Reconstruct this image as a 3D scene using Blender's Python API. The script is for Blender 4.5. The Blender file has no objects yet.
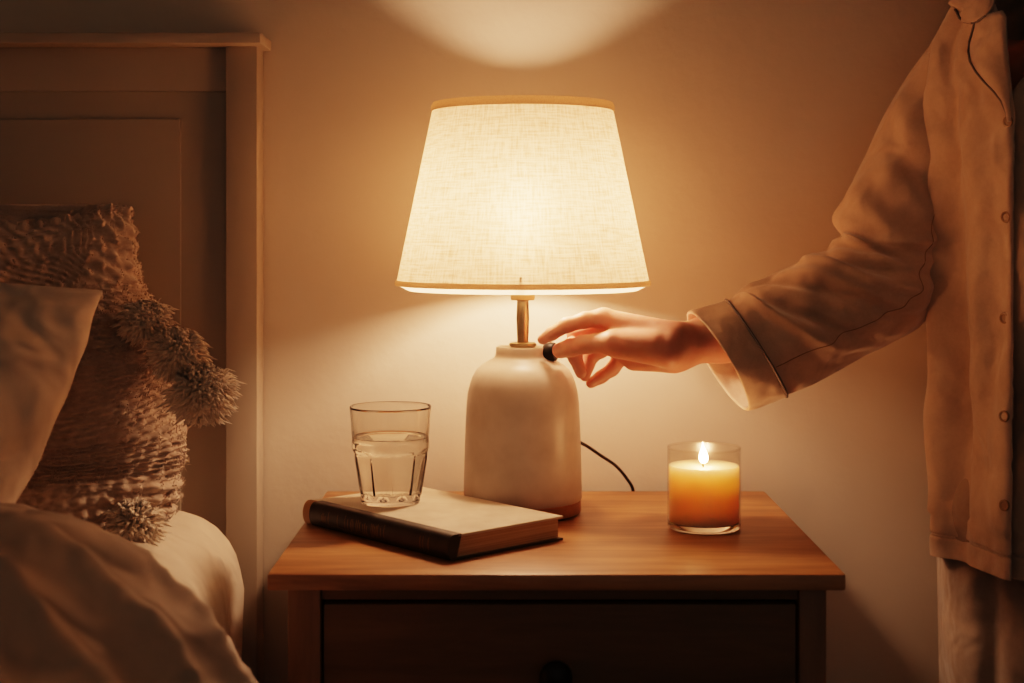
import bpy, bmesh, math, random
import numpy as np
from mathutils import Vector, Matrix, noise
random.seed(7)
PI = math.pi
C = bpy.context.scene.collection
# ------------------------------------------------------------------ frame of the room
F = 1473.0            # focal length in pixels of the photograph
HZ = 232.0            # eye level in the photograph
EYE = 1.02            # eye height (m)
TOP = EYE - 0.296     # night table top
WALL = 1.70
def P(px, py, Y):
    return Vector(((px - 512) * Y / F, Y, EYE - (py - HZ) * Y / F))
def nz(x, y=0.0, z=0.0):
    return noise.noise(Vector((x, y, z)))

# ------------------------------------------------------------------ mesh helpers
def offset_of(o):
    v = Vector((0, 0, 0))
    while o is not None:
        v += o.location; o = o.parent
    return v
def mesh(name, verts, faces, m=None, parent=None, smooth=True, uvs=None, sharp=None):
    off = offset_of(parent) if parent else Vector((0, 0, 0))
    me = bpy.data.meshes.new(name)
    me.from_pydata([tuple(Vector(v) - off) for v in verts], [], [tuple(f) for f in faces])
    if uvs is not None:
        uv = me.uv_layers.new(name='UVMap')
        for lp in me.loops:
            uv.data[lp.index].uv = uvs[lp.vertex_index]
    me.validate(); me.update()
    if smooth:
        me.polygons.foreach_set('use_smooth', [True] * len(me.polygons))
        if sharp: me.set_sharp_from_angle(angle=math.radians(sharp))
    o = bpy.data.objects.new(name, me); C.objects.link(o)
    if m: me.materials.append(m)
    if parent: o.parent = parent
    return o
def thing(name, loc, label, cat, group=None):
    o = bpy.data.objects.new(name, None); C.objects.link(o)
    o.location = loc; o.empty_display_size = .05
    return tag(o, label, cat, group)
def tag(o, label, cat, group=None, kind=None):
    o['label'] = label; o['category'] = cat
    if group: o['group'] = group
    if kind: o['kind'] = kind
    return o
def rebase(o, loc):
    """move a mesh thing's origin to its base"""
    loc = Vector(loc); o.data.transform(Matrix.Translation(o.location - loc)); o.location = loc
    return o
def box_bm(x0, x1, y0, y1, z0, z1, bev=0.0, seg=2):
    bm = bmesh.new(); bmesh.ops.create_cube(bm, size=1)
    for v in bm.verts:
        v.co = Vector(((x0 + x1) / 2 + v.co.x * (x1 - x0), (y0 + y1) / 2 + v.co.y * (y1 - y0), (z0 + z1) / 2 + v.co.z * (z1 - z0)))
    if bev: bmesh.ops.bevel(bm, geom=bm.edges[:], offset=bev, segments=seg, affect='EDGES', profile=.6)
    return bm
def from_bm(name, bm, m, parent=None, smooth=True, sharp=35):
    bmesh.ops.recalc_face_normals(bm, faces=bm.faces[:])
    bm.verts.index_update()
    vs = [v.co.copy() for v in bm.verts]; fs = [[v.index for v in f.verts] for f in bm.faces]
    bm.free()
    return mesh(name, vs, fs, m, parent, smooth, sharp=sharp)
def box(name, x0, x1, y0, y1, z0, z1, m, parent=None, bev=.002):
    return from_bm(name, box_bm(x0, x1, y0, y1, z0, z1, bev), m, parent)
def rings_mesh(rings, closed=True, cap0=False, cap1=False, cyc=False):
    """rings: list of equal-length point lists -> verts, faces, uvs"""
    n = len(rings[0]); k = len(rings)
    vs = [p for r in rings for p in r]; fs = []; uv = []
    for i in range(k):
        for j in range(n): uv.append((j / (n if closed else n - 1), i / max(1, k - 1)))
    m = n if closed else n - 1
    for i in range(k if cyc else k - 1):
        i2 = (i + 1) % k
        for j in range(m):
            j2 = (j + 1) % n
            fs.append((i * n + j, i * n + j2, i2 * n + j2, i2 * n + j))
    if cap0: fs.append(tuple(reversed(range(n))))
    if cap1: fs.append(tuple((k - 1) * n + j for j in range(n)))
    return vs, fs, uv
def lathe(name, prof, cx, cy, m, parent=None, n=96, cap0=False, cap1=False, cyc=False, sharp=40, rf=None):
    rings = []
    for (r, z) in prof:
        ring = []
        for j in range(n):
            a = 2 * PI * j / n
            rr = rf(r, z, a) if rf else r
            ring.append(Vector((cx + rr * math.cos(a), cy + rr * math.sin(a), z)))
        rings.append(ring)
    vs, fs, uv = rings_mesh(rings, True, cap0, cap1, cyc)
    return mesh(name, vs, fs, m, parent, True, uv, sharp)
def catmull(pts, n):
    pts = [Vector(p) for p in pts]; q = [pts[0] * 2 - pts[1]] + pts + [pts[-1] * 2 - pts[-2]]
    out = []
    for i in range(len(pts) - 1):
        a, b, c, d = q[i:i + 4]
        for k in range(n):
            t = k / n
            out.append(.5 * ((2 * b) + (c - a) * t + (2 * a - 5 * b + 4 * c - d) * t * t + (3 * b - a - 3 * c + d) * t ** 3))
    out.append(pts[-1]); return out
def tube_data(path, r, n=10):
    rings = []; up = Vector((.31, .2, .93))
    for i, p in enumerate(path):
        t = (path[min(i + 1, len(path) - 1)] - path[max(i - 1, 0)]).normalized()
        a = t.cross(up)
        if a.length < 1e-4: a = t.cross(Vector((1, 0, 0)))
        a.normalize(); b = t.cross(a).normalized(); up = b
        up = -t.cross(a).cross(t).cross(t) if False else Vector((.31, .2, .93))
        rr = r(i / (len(path) - 1)) if callable(r) else r
        rings.append([p + a * rr * math.cos(2 * PI * j / n) + b * rr * math.sin(2 * PI * j / n) for j in range(n)])
    return rings_mesh(rings, True, True, True)
def tube(name, path, r, m, parent=None, n=10):
    vs, fs, uv = tube_data(path, r, n)
    return mesh(name, vs, fs, m, parent, True, uv, 60)
def interp(x, xs, ys): return float(np.interp(x, xs, ys))

# ------------------------------------------------------------------ distance fields -> smooth meshes
def smin(a, b, k):
    h = np.clip(.5 + .5 * (b - a) / k, 0, 1)
    return b * (1 - h) + a * h - k * h * (1 - h)
class Field:
    def __init__(s, lo, hi, h):
        s.lo = np.array(lo, float); s.h = h
        n = np.ceil((np.array(hi, float) - s.lo) / h).astype(int) + 1
        s.X, s.Y, s.Z = np.meshgrid(*[(s.lo[i] + h * np.arange(n[i])).astype(np.float32) for i in range(3)], indexing='ij')
    def cone(s, a, b, ra, rb):
        a = np.array(a, np.float32); b = np.array(b, np.float32); d = b - a
        px, py, pz = s.X - a[0], s.Y - a[1], s.Z - a[2]
        t = np.clip((px * d[0] + py * d[1] + pz * d[2]) / max(float(d @ d), 1e-9), 0, 1)
        return np.sqrt((px - t * d[0]) ** 2 + (py - t * d[1]) ** 2 + (pz - t * d[2]) ** 2) - (ra + (rb - ra) * t)
    def ell(s, c, r, M=None):
        px, py, pz = s.X - c[0], s.Y - c[1], s.Z - c[2]
        if M is not None:
            q = [px * M[i][0] + py * M[i][1] + pz * M[i][2] for i in range(3)]
        else: q = [px, py, pz]
        k0 = np.sqrt((q[0] / r[0]) ** 2 + (q[1] / r[1]) ** 2 + (q[2] / r[2]) ** 2)
        k1 = np.sqrt((q[0] / r[0] ** 2) ** 2 + (q[1] / r[1] ** 2) ** 2 + (q[2] / r[2] ** 2) ** 2)
        return k0 * (k0 - 1) / np.maximum(k1, 1e-6)
    def nets(s, D, smooth=2):
        D = D.astype(np.float64); ins = D < 0
        nx, ny, nzz = D.shape
        acc = np.zeros((nx - 1, ny - 1, nzz - 1, 3)); cnt = np.zeros((nx - 1, ny - 1, nzz - 1))
        def sl(o): return tuple(slice(o[i], o[i] + D.shape[i] - 1) for i in range(3))
        for ax in range(3):
            o1, o2 = [i for i in range(3) if i != ax]
            for u in (0, 1):
                for v in (0, 1):
                    a = [0, 0, 0]; a[o1] = u; a[o2] = v; b = list(a); b[ax] = 1
                    d0, d1 = D[sl(a)], D[sl(b)]; cr = (d0 < 0) != (d1 < 0)
                    t = np.where(cr, d0 / np.where(cr, d0 - d1, 1), 0)
                    acc[..., ax] += np.where(cr, t, 0); acc[..., o1] += cr * u; acc[..., o2] += cr * v; cnt += cr
        m = cnt > 0; idx = -np.ones(m.shape, int); idx[m] = np.arange(m.sum())
        V = (np.argwhere(m) + acc[m] / cnt[m][:, None]) * s.h + s.lo
        Fs = []
        for ax in range(3):
            o1, o2 = [(1, 2), (2, 0), (0, 1)][ax]
            A = [slice(None)] * 3; A[ax] = slice(0, -1); B = list(A); B[ax] = slice(1, None)
            cr = ins[tuple(A)] != ins[tuple(B)]
            e = np.argwhere(cr)
            e = e[(e[:, o1] > 0) & (e[:, o2] > 0) & (e[:, o1] < D.shape[o1] - 1) & (e[:, o2] < D.shape[o2] - 1)]
            if not len(e): continue
            def cell(du, dv):
                q = e.copy(); q[:, o1] -= du; q[:, o2] -= dv
                return idx[q[:, 0], q[:, 1], q[:, 2]]
            Q = np.stack([cell(1, 1), cell(0, 1), cell(0, 0), cell(1, 0)], 1)
            flip = ~ins[tuple(e.T)]; Q[flip] = Q[flip][:, ::-1]
            Fs.append(Q)
        Q = np.concatenate(Fs); Q = Q[(Q >= 0).all(1)]
        ed = np.concatenate([Q[:, [0, 1]], Q[:, [1, 2]], Q[:, [2, 3]], Q[:, [3, 0]]]); ed = np.concatenate([ed, ed[:, ::-1]])
        for _ in range(smooth):
            S = np.zeros_like(V); n = np.zeros(len(V)); np.add.at(S, ed[:, 0], V[ed[:, 1]]); np.add.at(n, ed[:, 0], 1)
            V = V * .4 + .6 * S / np.maximum(n, 1)[:, None]
        return V, Q

# ------------------------------------------------------------------ materials
def new_mat(name):
    m = bpy.data.materials.new(name); m.use_nodes = True
    nt = m.node_tree; nt.nodes.clear()
    return m, nt
class N:
    def __init__(s, nt): s.nt = nt
    def __call__(s, t, **kw):
        n = s.nt.nodes.new(t)
        for k, v in kw.items():
            if k in ('operation', 'blend_type', 'data_type', 'noise_dimensions', 'wave_type', 'bands_direction', 'feature', 'distribution', 'wave_profile', 'gradient_type'): setattr(n, k, v)
        return n
    def l(s, a, b): s.nt.links.new(a, b)
def rgba(c): return (c[0], c[1], c[2], 1)
def ramp(n, stops):
    r = n('ShaderNodeValToRGB'); e = r.color_ramp.elements
    while len(e) > len(stops): e.remove(e[-1])
    while len(e) < len(stops): e.new(.5)
    for k, (p, c) in zip(e, stops): k.position = p; k.color = rgba(c)
    return r
def coords(n, kind='Object', scale=(1, 1, 1), rot=(0, 0, 0)):
    tc = n('ShaderNodeTexCoord'); mp = n('ShaderNodeMapping')
    mp.inputs['Scale'].default_value = scale; mp.inputs['Rotation'].default_value = rot
    n.l(tc.outputs[kind], mp.inputs['Vector']); return mp.outputs['Vector']
def noise_tex(n, vec, scale, detail=4, rough=.55, dist=0):
    t = n('ShaderNodeTexNoise'); t.inputs['Scale'].default_value = scale; t.inputs['Detail'].default_value = detail
    t.inputs['Roughness'].default_value = rough; t.inputs['Distortion'].default_value = dist
    n.l(vec, t.inputs['Vector']); return t.outputs['Fac']
def mathn(n, op, a, b):
    t = n('ShaderNodeMath', operation=op)
    for i, v in enumerate((a, b)):
        if isinstance(v, (int, float)): t.inputs[i].default_value = v
        else: n.l(v, t.inputs[i])
    return t.outputs[0]
def bump(n, h, strength, dist=.001):
    b = n('ShaderNodeBump'); b.inputs['Strength'].default_value = strength; b.inputs['Distance'].default_value = dist
    n.l(h, b.inputs['Height']); return b.outputs['Normal']
def principled(name, c1, c2=None, rough=.6, nscale=20, detail=4, bstr=0, bscale=None, bdist=.001, kind='Object', stretch=(1, 1, 1), metal=0, sheen=0, spec=.5, sss=0, sss_r=(.01, .004, .002), lo=.35, hi=.65):
    m, nt = new_mat(name); n = N(nt)
    out = n('ShaderNodeOutputMaterial'); p = n('ShaderNodeBsdfPrincipled'); n.l(p.outputs[0], out.inputs[0])
    p.inputs['Roughness'].default_value = rough; p.inputs['Metallic'].default_value = metal
    p.inputs['Specular IOR Level'].default_value = spec
    if sheen: p.inputs['Sheen Weight'].default_value = sheen; p.inputs['Sheen Roughness'].default_value = .5
    if sss:
        p.inputs['Subsurface Weight'].default_value = sss; p.inputs['Subsurface Radius'].default_value = (1, sss_r[1] / sss_r[0], sss_r[2] / sss_r[0])
        p.inputs['Subsurface Scale'].default_value = sss_r[0]
    v = coords(n, kind, stretch)
    if c2 is not None:
        f = noise_tex(n, v, nscale, detail); r = ramp(n, [(lo, c1), (hi, c2)]); n.l(f, r.inputs[0]); n.l(r.outputs[0], p.inputs['Base Color'])
    else: p.inputs['Base Color'].default_value = rgba(c1)
    if bstr:
        h = noise_tex(n, v, bscale or nscale, 6); n.l(bump(n, h, bstr, bdist), p.inputs['Normal'])
    return m
def wood(name, c1, c2, c3, rough=.42, axis='X', bstr=.15):
    m, nt = new_mat(name); n = N(nt)
    out = n('ShaderNodeOutputMaterial'); p = n('ShaderNodeBsdfPrincipled'); n.l(p.outputs[0], out.inputs[0])
    sc = {'X': (1.6, 14, 14), 'Z': (14, 14, 1.6)}[axis]
    v = coords(n, 'Object', sc)
    a = noise_tex(n, v, 2.2, 6, .6, .9); b = noise_tex(n, v, 11, 5, .65, .3)
    g = mathn(n, 'ADD', mathn(n, 'MULTIPLY', a, .7), mathn(n, 'MULTIPLY', b, .3))
    r = ramp(n, [(.34, c1), (.5, c2), (.66, c3)]); n.l(g, r.inputs[0]); n.l(r.outputs[0], p.inputs['Base Color'])
    p.inputs['Roughness'].default_value = rough
    n.l(bump(n, g, bstr, .001), p.inputs['Normal'])
    return m
def fabric(name, c1, c2, weave=900, bstr=.25, sheen=.3, kind='Object', nscale=12, crease=(0, 0)):
    """plain woven / brushed cloth: soft mottling plus a fine thread bump"""
    m, nt = new_mat(name); n = N(nt)
    out = n('ShaderNodeOutputMaterial'); p = n('ShaderNodeBsdfPrincipled'); n.l(p.outputs[0], out.inputs[0])
    v = coords(n, kind); f = noise_tex(n, v, nscale, 6, .6); g = noise_tex(n, v, weave * .35, 3, .7)
    mix = mathn(n, 'ADD', mathn(n, 'MULTIPLY', f, .7), mathn(n, 'MULTIPLY', g, .3))
    r = ramp(n, [(.35, c1), (.65, c2)]); n.l(mix, r.inputs[0]); n.l(r.outputs[0], p.inputs['Base Color'])
    p.inputs['Roughness'].default_value = .92; p.inputs['Specular IOR Level'].default_value = .15
    p.inputs['Sheen Weight'].default_value = sheen
    h = noise_tex(n, v, weave, 3, .7); b1 = n('ShaderNodeBump'); b1.inputs['Strength'].default_value = bstr; b1.inputs['Distance'].default_value = .0008; n.l(h, b1.inputs['Height'])
    if crease[0]:
        h2 = noise_tex(n, v, crease[0], 2, .45, .25); b2 = n('ShaderNodeBump'); b2.inputs['Strength'].default_value = 1; b2.inputs['Distance'].default_value = crease[1]
        n.l(h2, b2.inputs['Height']); n.l(b2.outputs['Normal'], b1.inputs['Normal'])
    n.l(b1.outputs['Normal'], p.inputs['Normal'])
    return m
def emission(name, c, s):
    m, nt = new_mat(name); n = N(nt)
    out = n('ShaderNodeOutputMaterial'); e = n('ShaderNodeEmission'); e.inputs[0].default_value = rgba(c); e.inputs[1].default_value = s
    n.l(e.outputs[0], out.inputs[0]); return m
def glass(name, c=(1, 1, 1), ior=1.5, rough=0.0):
    m, nt = new_mat(name); n = N(nt)
    out = n('ShaderNodeOutputMaterial'); g = n('ShaderNodeBsdfGlass'); g.inputs['Color'].default_value = rgba(c); g.inputs['IOR'].default_value = ior; g.inputs['Roughness'].default_value = rough
    n.l(g.outputs[0], out.inputs[0]); return m
def thin_glass(name, tint=(1, 1, 1)):
    m, nt = new_mat(name); n = N(nt)
    out = n('ShaderNodeOutputMaterial'); t = n('ShaderNodeBsdfTransparent'); t.inputs[0].default_value = rgba(tint)
    g = n('ShaderNodeBsdfGlossy'); g.inputs['Roughness'].default_value = .22; lw = n('ShaderNodeLayerWeight'); lw.inputs[0].default_value = .5; fr = n('ShaderNodeMath', operation='MULTIPLY_ADD'); n.l(mathn(n, 'POWER', lw.outputs['Facing'], 5), fr.inputs[0]); fr.inputs[1].default_value = .8; fr.inputs[2].default_value = .05
    mx = n('ShaderNodeMixShader'); n.l(fr.outputs[0], mx.inputs[0]); n.l(t.outputs[0], mx.inputs[1]); n.l(g.outputs[0], mx.inputs[2]); n.l(mx.outputs[0], out.inputs[0])
    return m
def linen(name, c1, c2, trans=.55, tcol=(1, .86, .66), su=26, sv=9, fwd=.06):
    """lampshade linen: threads running both ways, lets light through"""
    m, nt = new_mat(name); n = N(nt)
    out = n('ShaderNodeOutputMaterial')
    w1 = noise_tex(n, coords(n, 'UV', (su * 14, sv * 1.0, 1)), 1, 4, .65, .2)
    w2 = noise_tex(n, coords(n, 'UV', (su * .9, sv * 11, 1)), 1, 4, .65, .2)
    s = mathn(n, 'MULTIPLY', mathn(n, 'ADD', w1, w2), .5)
    r = ramp(n, [(.33, c1), (.56, c2)]); n.l(s, r.inputs[0])
    d = n('ShaderNodeBsdfDiffuse'); n.l(r.outputs[0], d.inputs[0])
    t = n('ShaderNodeBsdfTranslucent')
    mc = n('ShaderNodeMix', data_type='RGBA', blend_type='MULTIPLY'); mc.inputs[0].default_value = 1
    n.l(r.outputs[0], mc.inputs[6]); mc.inputs[7].default_value = rgba(tcol); n.l(mc.outputs[2], t.inputs[0])
    rf = n('ShaderNodeBsdfRefraction'); rf.inputs['IOR'].default_value = 1.35; rf.inputs['Roughness'].default_value = .95; n.l(mc.outputs[2], rf.inputs['Color'])
    tm = n('ShaderNodeMixShader'); tm.inputs[0].default_value = fwd; n.l(t.outputs[0], tm.inputs[1]); n.l(rf.outputs[0], tm.inputs[2])
    mx = n('ShaderNodeMixShader'); mx.inputs[0].default_value = trans
    n.l(d.outputs[0], mx.inputs[1]); n.l(tm.outputs[0], mx.inputs[2]); n.l(mx.outputs[0], out.inputs[0])
    return m

M = {}
M['wall'] = principled('wall_plaster', (.62, .545, .46), (.67, .595, .51), .9, 3, 5, .32, 60, .002, spec=.2)
M['ceiling'] = principled('ceiling_paint', (.70, .64, .55), None, .9, spec=.2)
M['floor'] = wood('floor_boards', (.16, .09, .05), (.22, .13, .07), (.28, .17, .09), .5)
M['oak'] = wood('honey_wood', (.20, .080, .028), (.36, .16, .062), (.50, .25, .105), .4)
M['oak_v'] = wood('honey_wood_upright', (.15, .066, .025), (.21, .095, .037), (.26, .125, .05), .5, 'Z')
M['oak_shade'] = wood('honey_wood_shaded', (.10, .045, .018), (.14, .063, .025), (.18, .085, .034), .6)  # same honey wood, darkened to hold the drawer fronts in shade
M['paint'] = principled('headboard_paint', (.37, .32, .265), (.40, .35, .29), .55, 6, 3, .05, 200, .0005)
M['knob_black'] = principled('black_knob', (.010, .009, .008), None, .4, spec=.2)
M['ceramic'] = principled('ceramic_glaze', (.52, .43, .355), (.66, .555, .47), .4, 22, 9, .08, 60, .001)
M['ringwood'] = wood('lamp_base_wood', (.24, .10, .035), (.33, .15, .055), (.42, .2, .08), .45)
M['brass'] = principled('aged_brass', (.40, .31, .18), (.50, .40, .25), .34, 40, 3, metal=1)
M['socket'] = principled('socket_tan', (.62, .40, .20), None, .5)
M['rubber'] = principled('black_rubber', (.012, .011, .010), None, .6)
M['steel'] = principled('bright_steel', (.75, .72, .68), None, .2, metal=1)
M['linen'] = linen('shade_linen', (.27, .20, .13), (.58, .48, .375), .52, (1, .87, .77))
M['trimlinen'] = linen('shade_trim', (.56, .47, .37), (.76, .67, .56), .52)
M['liner'] = linen('shade_liner', (.9, .86, .8), (.95, .92, .88), .6, (1, .95, .86))
M['bulb'] = emission('bulb_glow', (1, .545, .315), 700)
M['flame'] = emission('flame_glow', (1, .42, .17), 480)
M['wick'] = principled('burnt_wick', (.02, .015, .012), None, .9)
M['wax'] = principled('cream_wax', (.96, .72, .52), None, .45, sss=1, sss_r=(.050, .040, .031))
M['glass'] = glass('tumbler_glass', (.99, .98, .96), 1.5)
M['water'] = glass('drinking_water', (.99, .99, .98), 1.33)
M['jar'] = thin_glass('jar_glass', (.97, .96, .94))
M['jarbase'] = glass('jar_base_glass', (.97, .95, .91), 1.5)
M['leather'] = principled('black_leather', (.010, .009, .008), (.022, .018, .015), .5, 60, 4, .3, 180, .0006)
M['tanband'] = principled('tan_leather', (.36, .19, .075), (.42, .23, .10), .6, 50, 4, .2, 200, .0005)
M['cover'] = principled('cream_cover', (.56, .46, .35), (.67, .57, .45), .7, 35, 8, .12, 240, .0005)
M['pom'] = fabric('pompom_yarn', (.74, .61, .49), (.84, .71, .58), 500, .3, .6)
M['pages'] = principled('aged_pages', (.36, .24, .13), (.60, .44, .27), .85, 6, 3, .3, 6, .0005, stretch=(1, 1, 260))
M['gold'] = principled('worn_gilt', (.20, .13, .05), None, .5, metal=.6)
M['skin'] = principled('skin', (.66, .30, .215), (.74, .37, .275), .5, 45, 4, .12, 420, .0004, sss=.35, sss_r=(.006, .002, .001), spec=.4)
M['hair'] = principled('brown_hair', (.05, .028, .015), (.09, .05, .028), .5, 90, 3, .4, 120, .001, stretch=(1, 1, .15))
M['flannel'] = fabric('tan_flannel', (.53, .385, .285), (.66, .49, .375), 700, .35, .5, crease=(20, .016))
M['trousers'] = fabric('shaded_flannel', (.34, .25, .19), (.43, .325, .25), 700, .35, .5, crease=(20, .016))  # same flannel as the top, shade on the legs put into its colour
M['piping'] = principled('slate_piping', (.15, .135, .135), None, .7)
M['shirtbutton'] = principled('tan_button', (.34, .21, .12), None, .35)
M['sheet'] = fabric('cream_sheet', (.58, .51, .43), (.64, .57, .48), 1200, .12, .1, crease=(15, .022))
M['pillow'] = fabric('cream_pillowcase', (.68, .57, .48), (.74, .63, .53), 900, .25, .15, crease=(14, .05))
M['duvet'] = fabric('taupe_duvet', (.54, .455, .39), (.61, .515, .44), 900, .2, .2, crease=(13, .04))
M['knit'] = fabric('taupe_chenille', (.46, .355, .285), (.64, .51, .42), 500, .6, .5, nscale=60)

# ------------------------------------------------------------------ room
def struct(o): o['kind'] = 'structure'; return o
XL, XR, YB, ZT = -1.7, 2.1, -2.2, 2.45
struct(box('wall_back', XL - .1, XR + .1, WALL, WALL + .1, 0, ZT, M['wall'], bev=0))
struct(box('wall_left', XL - .1, XL, YB, WALL, 0, ZT, M['wall'], bev=0))
struct(box('wall_right', XR, XR + .1, YB, WALL, 0, ZT, M['wall'], bev=0))
struct(box('floor', XL - .1, XR + .1, YB, WALL + .1, -.1, 0, M['floor'], bev=0))
struct(box('ceiling', XL - .1, XR + .1, YB, WALL + .1, ZT, ZT + .1, M['ceiling'], bev=0))

# ------------------------------------------------------------------ night table
NX0, NX1, NY0, NY1 = -.212, .289, 1.274, 1.684
nt_ = thing('nightstand', (.04, 1.48, 0), 'honey brown wooden nightstand with one drawer, standing beside the bed', 'nightstand')
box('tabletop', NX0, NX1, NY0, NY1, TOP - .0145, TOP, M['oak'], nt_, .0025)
FY = 1.292
for (x0, x1) in ((-.197, -.168), (.252, .276)):
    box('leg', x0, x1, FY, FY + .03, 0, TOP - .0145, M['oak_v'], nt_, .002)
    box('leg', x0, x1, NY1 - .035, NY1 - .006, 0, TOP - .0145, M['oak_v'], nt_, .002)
    xm = (x0 + x1) / 2
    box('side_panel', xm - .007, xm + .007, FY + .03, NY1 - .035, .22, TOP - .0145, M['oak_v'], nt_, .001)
box('front_rail', -.168, .252, FY + .006, FY + .026, TOP - .028, TOP - .0145, M['oak_shade'], nt_, .001)
box('front_rail', -.168, .252, FY + .006, FY + .026, .22, .24, M['oak_shade'], nt_, .001)
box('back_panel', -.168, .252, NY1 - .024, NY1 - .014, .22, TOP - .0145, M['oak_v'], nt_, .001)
box('bottom_board', -.168, .252, FY + .03, NY1 - .035, .222, .236, M['oak_shade'], nt_, .001)
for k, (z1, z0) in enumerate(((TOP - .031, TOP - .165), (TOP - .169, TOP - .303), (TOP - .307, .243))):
    dr = box('drawer', -.1655, .2495, FY + .002, FY + .02, z0, z1, M['oak_shade'], nt_, .002)
    kz = (z0 + z1) / 2 + (.007 if k == 0 else 0)
    prof = [(.0001, FY - .020), (.010, FY - .019), (.0145, FY - .015), (.0145, FY - .011), (.009, FY - .006), (.006, FY), (.006, FY + .004)]
    rings = [[Vector((.038 + r * math.cos(2 * PI * j / 32), y, kz + r * math.sin(2 * PI * j / 32))) for j in range(32)] for r, y in prof]
    vs, fs, uv = rings_mesh(rings, True)
    mesh('knob', vs, fs, M['knob_black'], dr)

# ------------------------------------------------------------------ lamp
LX, LY = (522.8 - 512) * 1.55 / F, 1.55
S = 1.55 / F
lz = lambda py: EYE - (py - HZ) * S
lamp = thing('table_lamp', (LX, LY, TOP), 'lit table lamp with tapered cream linen shade on a rounded ceramic body', 'lamp')
prof = [(.026, lz(347.0)), (.0275, lz(346.4)), (.0282, lz(347.6)), (.0283, lz(352)), (.0288, lz(355.5)), (.031, lz(358)), (.037, lz(361.2)), (.0435, lz(365)), (.0490, lz(370)), (.0530, lz(376.5)), (.0557, lz(384)),
        (.0580, lz(393)), (.0592, lz(404)), (.0602, lz(425)), (.0611, lz(450)), (.0618, lz(475)), (.0621, lz(492)), (.0621, lz(497)), (.0612, lz(498.3)), (.050, lz(498.3))]
lathe('ceramic_body', [(.001, lz(347.0))] + prof + [(.001, lz(498.3))], LX, LY, M['ceramic'], lamp, 128, sharp=50)
lathe('wooden_base', [(.001, lz(498.4)), (.0604, lz(498.4)), (.0612, lz(499.2)), (.0613, lz(509.0)), (.0605, TOP + .0028), (.001, TOP + .0028)], LX, LY, M['ringwood'], lamp, 96, sharp=40)
lathe('base_pad', [(.001, TOP + .0028), (.0560, TOP + .0028), (.0560, TOP), (.001, TOP)], LX, LY, M['rubber'], lamp, 64)
lathe('neck_collar', [(.001, lz(342.3)), (.012, lz(342.3)), (.0142, lz(343)), (.0145, lz(345)), (.0130, lz(346.6)), (.001, lz(346.6))], LX, LY, M['brass'], lamp, 48)
lathe('stem', [(.0058, lz(343)), (.0060, lz(340)), (.0068, lz(318)), (.0062, lz(303)), (.0058, lz(299))], LX, LY, M['brass'], lamp, 32)
lathe('bulb_socket', [(.001, lz(300)), (.0118, lz(300)), (.0126, lz(299.2)), (.0134, lz(286)), (.0135, lz(262)), (.0120, lz(258)), (.001, lz(258))], LX, LY, M['socket'], lamp, 40)
BZ = lz(205); BR = .0195
bp = [(.011, lz(257)), (.012, lz(252)), (.013, lz(238))] + [(BR * math.sin(a), BZ - BR * math.cos(a)) for a in np.linspace(.75, PI - .001, 10)]
lathe('bulb', bp, LX, LY, M['bulb'], lamp, 18)
ZT_, ZB_ = lz(104), lz(284.5); RT, RB = 89.0 * S, 126.5 * S
def shade_r(z): return RT + (RB - RT) * (ZT_ - z) / (ZT_ - ZB_)
zz = np.linspace(ZB_, ZT_, 24)
shade = lathe('lamp_shade', [(shade_r(z), z) for z in zz], LX, LY, M['linen'], lamp, 160)
def band(name, z0, z1, o):
    lathe(name, [(shade_r(z0) - .0008, z0 - .0006), (shade_r(z0) + o, z0 - .0006), (shade_r(z0) + o + .0003, (z0 + z1) / 2), (shade_r(z1) + o, z1), (shade_r(z1) - .0008, z1)], LX, LY, M['trimlinen'], shade, 160, sharp=30)
band('bottom_trim', ZB_, ZB_ + .0048, .0011); band('top_trim', ZT_ - .0075, ZT_ + .0005, .0011)
lathe('liner_lip', [(RB - .001, ZB_ + .001), (RB - .0045, ZB_ - .0018), (RB * .905, ZB_ - .0058)], LX, LY, M['liner'], shade, 160)
# spider fitting that carries the shade: a small ring on the socket and three spokes
lathe('shade_ring', [(.0134, lz(268)), (.0180, lz(268)), (.0180, lz(270)), (.0134, lz(270))], LX, LY, M['steel'], lamp, 32, cyc=True)
for k in range(3):
    a = 2 * PI * k / 3 + .5; d = Vector((math.cos(a), math.sin(a), 0)); b = Vector((LX, LY, 0))
    rr = shade_r(lz(274)) - .0008
    tube('shade_spoke', [b + d * .017 + Vector((0, 0, lz(269))), b + d * .06 + Vector((0, 0, lz(273))), b + d * rr + Vector((0, 0, lz(274)))], .0011, M['steel'], lamp, 6)
# rotary switch on the shoulder
ka = math.radians(-24); kd = Vector((math.cos(ka), math.sin(ka), .10)).normalized()
kc = Vector((LX, LY, lz(354))) + kd * .0265
def axial(name, prof, org, ax, m, parent, n=28):
    a = ax.cross(Vector((0, 0, 1))).normalized(); b = ax.cross(a).normalized()
    rings = [[org + ax * t + a * r * math.cos(2 * PI * j / n) + b * r * math.sin(2 * PI * j / n) for j in range(n)] for r, t in prof]
    vs, fs, uv = rings_mesh(rings, True); return mesh(name, vs, fs, m, parent, True, None, 40)
kn_up = kd.cross(Vector((0, 0, 1)).cross(kd)).normalized()
sw = axial('switch_knob', [(.0001, 0), (.0092, 0), (.0098, .002), (.0098, .0095), (.0088, .0110), (.0001, .0112)], kc, kd, M['knob_black'], lamp)
axial('switch_pin', [(.0001, .0030), (.0012, .0028), (.0015, .0018), (.0015, -.002), (.0001, -.002)], kc + kd * .0062 + kn_up * .0098, kn_up, M['steel'], sw, 16)
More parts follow.
